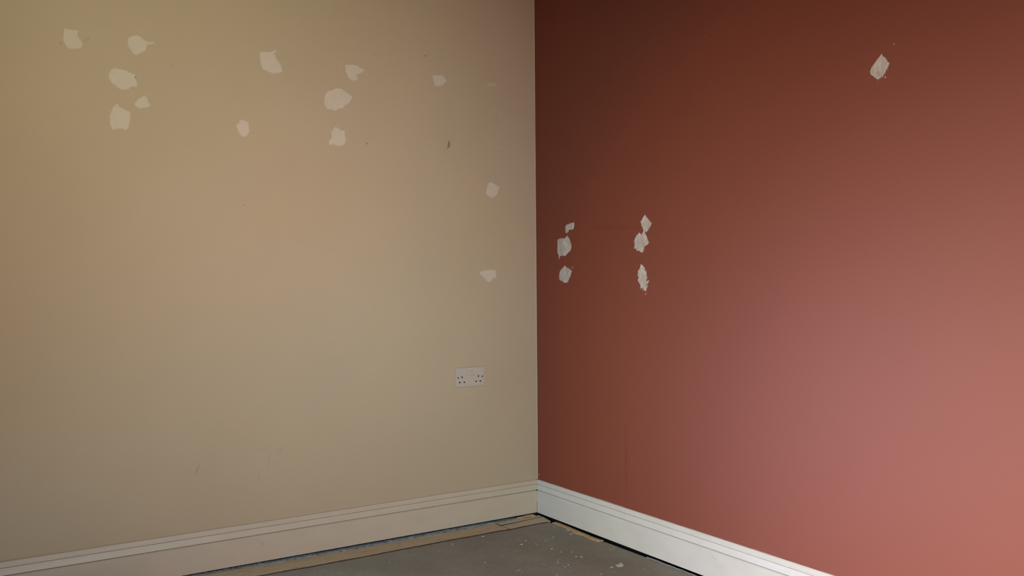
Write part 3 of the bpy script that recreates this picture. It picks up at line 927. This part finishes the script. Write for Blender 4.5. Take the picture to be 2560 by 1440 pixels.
def fleck(px, py, rx, ry, mtl, label, seed, poly=None, name='paint_fleck', group=None, z=ZF):
    """thin flake, outline given in pixels about its centre, set down on the floor"""
    r_ = random.Random(seed)
    if poly is None:
        n = 9
        poly = []
        for k in range(n):
            a = k * 2 * math.pi / n
            q = 1 + r_.uniform(-0.3, 0.3)
            poly.append((px + rx * q * math.cos(a), py + ry * q * math.sin(a)))
    pts = [on_floor(x, y, z) for x, y in poly]
    bm = bmesh.new()
    a = [bm.verts.new((x, y, z + 0.00005)) for x, y in pts]
    cx = sum(p[0] for p in pts) / len(pts); cy = sum(p[1] for p in pts) / len(pts)
    t = [bm.verts.new((cx + (x - cx) * 0.95, cy + (y - cy) * 0.95, z + 0.0007)) for x, y in pts]
    n = len(pts)
    ct = bm.verts.new((cx, cy, z + 0.0009)); cb = bm.verts.new((cx, cy, z + 0.00005))
    for i in range(n):
        j = (i + 1) % n
        bm.faces.new((a[i], a[j], t[j], t[i]))
        bm.faces.new((t[i], t[j], ct)); bm.faces.new((a[j], a[i], cb))
    return from_bm(name, bm, mtl, label=label, category='paint fleck', **({'group': group} if group else {}))


q = lambda pts: [(1400 + x / 8, 1360 + y / 8) for x, y in pts]
fleck(0, 0, 0, 0, M_fleck, 'largest white paint splash on the grey floor, bird-like outline near the white skirting', 1,
      q([(1106, 430), (1150, 410), (1188, 402), (1205, 378), (1240, 372), (1242, 398), (1258, 405), (1272, 422), (1258, 450), (1205, 462), (1132, 455), (1152, 442)]),
      name='paint_splash')
fleck(0, 0, 0, 0, M_fleck, 'flat white paint fleck just left of the largest splash', 2,
      q([(1003, 468), (1015, 456), (1062, 455), (1072, 464), (1050, 472), (1015, 473)]), name='paint_splash')
GF = 'small white paint flecks on the grey floor'
FL = 'tiny white paint fleck on the grey floor sheet'
A5 = lambda x, y: (1280 + x / 5.12, 1240 + y / 5.12)
B5 = lambda x, y: (900 + x / 5.12, 1200 + y / 5.12)
small = [(*A5(540, 393), 1.8, .8), (*A5(718, 437), 4.0, .7), (*A5(750, 490), 3.2, 1.1), (*A5(527, 527), 2.4, .9), (*A5(430, 571), 1.8, .6),
         (*A5(178, 574), 2.2, .7), (*A5(125, 619), 3.6, 1.3), (*A5(310, 614), 2.0, 1.0), (*A5(503, 678), 1.5, 1.6), (*A5(519, 673), 1.2, 1.5),
         (*A5(630, 717), 1.8, .6), (*A5(768, 717), 1.8, .7), (*A5(818, 777), 2.6, 1.1), (*A5(887, 781), 3.4, .9), (*A5(590, 820), 1.3, 1.4),
         (*A5(590, 850), 2.0, 1.0), (*A5(722, 880), 1.7, 1.4), (*A5(680, 905), 1.8, 1.2), (*A5(1310, 968), 1.0, 1.7),
         (*A5(1140, 1000), 2.2, .8), (*A5(1693, 935), 1.2, 1.2), (*A5(130, 977), 1.2, 1.5), (*A5(100, 948), 2.4, .6), (*A5(70, 957), 1.6, .5), (*A5(575, 1008), 1.6, .7),
         (*B5(1575, 722), 3.4, 1.0), (*B5(1185, 820), 1.6, 1.5), (*B5(378, 1058), 1.1, 1.4), (*B5(1602, 1055), 2.4, 1.0), (*B5(2520, 1215), 1.4, 1.2),
         (*A5(1265, 690), .9, .9), (*A5(1300, 676), .9, .9), (*A5(640, 892), .8, .6)]
for i, (x, y, rx, ry) in enumerate(small):
    fleck(x, y, rx, ry, M_fleck, FL, 10 + i, group=GF)
GS = 'dull smeared flecks on the grey floor'
SL = 'faint dull grey-white smear on the grey floor sheet'
for i, (x, y, rx, ry) in enumerate([(*B5(1005, 900), 8, .8), (*B5(1820, 966), 2, .6), (*B5(2340, 1070), 3, .6), (*B5(910, 918), 3, .7), (*A5(500, 549), 6, 1.4), (*A5(85, 559), 8, 1.0),
                                    (*A5(395, 866), 2.6, .8), (*A5(705, 826), 2.4, .5), (*A5(60, 700), 3.5, .8), (*A5(205, 459), 2.2, .6), (*A5(850, 838), 1.5, 1.0),
                                    (*A5(1040, 1010), 3, .5), (*A5(1460, 780), 2.0, .5), (*A5(900, 806), 2.0, .4), (*B5(1570, 775), 5, 1.2)]):
    fleck(x, y, rx, ry, M_fleck2, SL, 80 + i, group=GS, name='paint_smear')
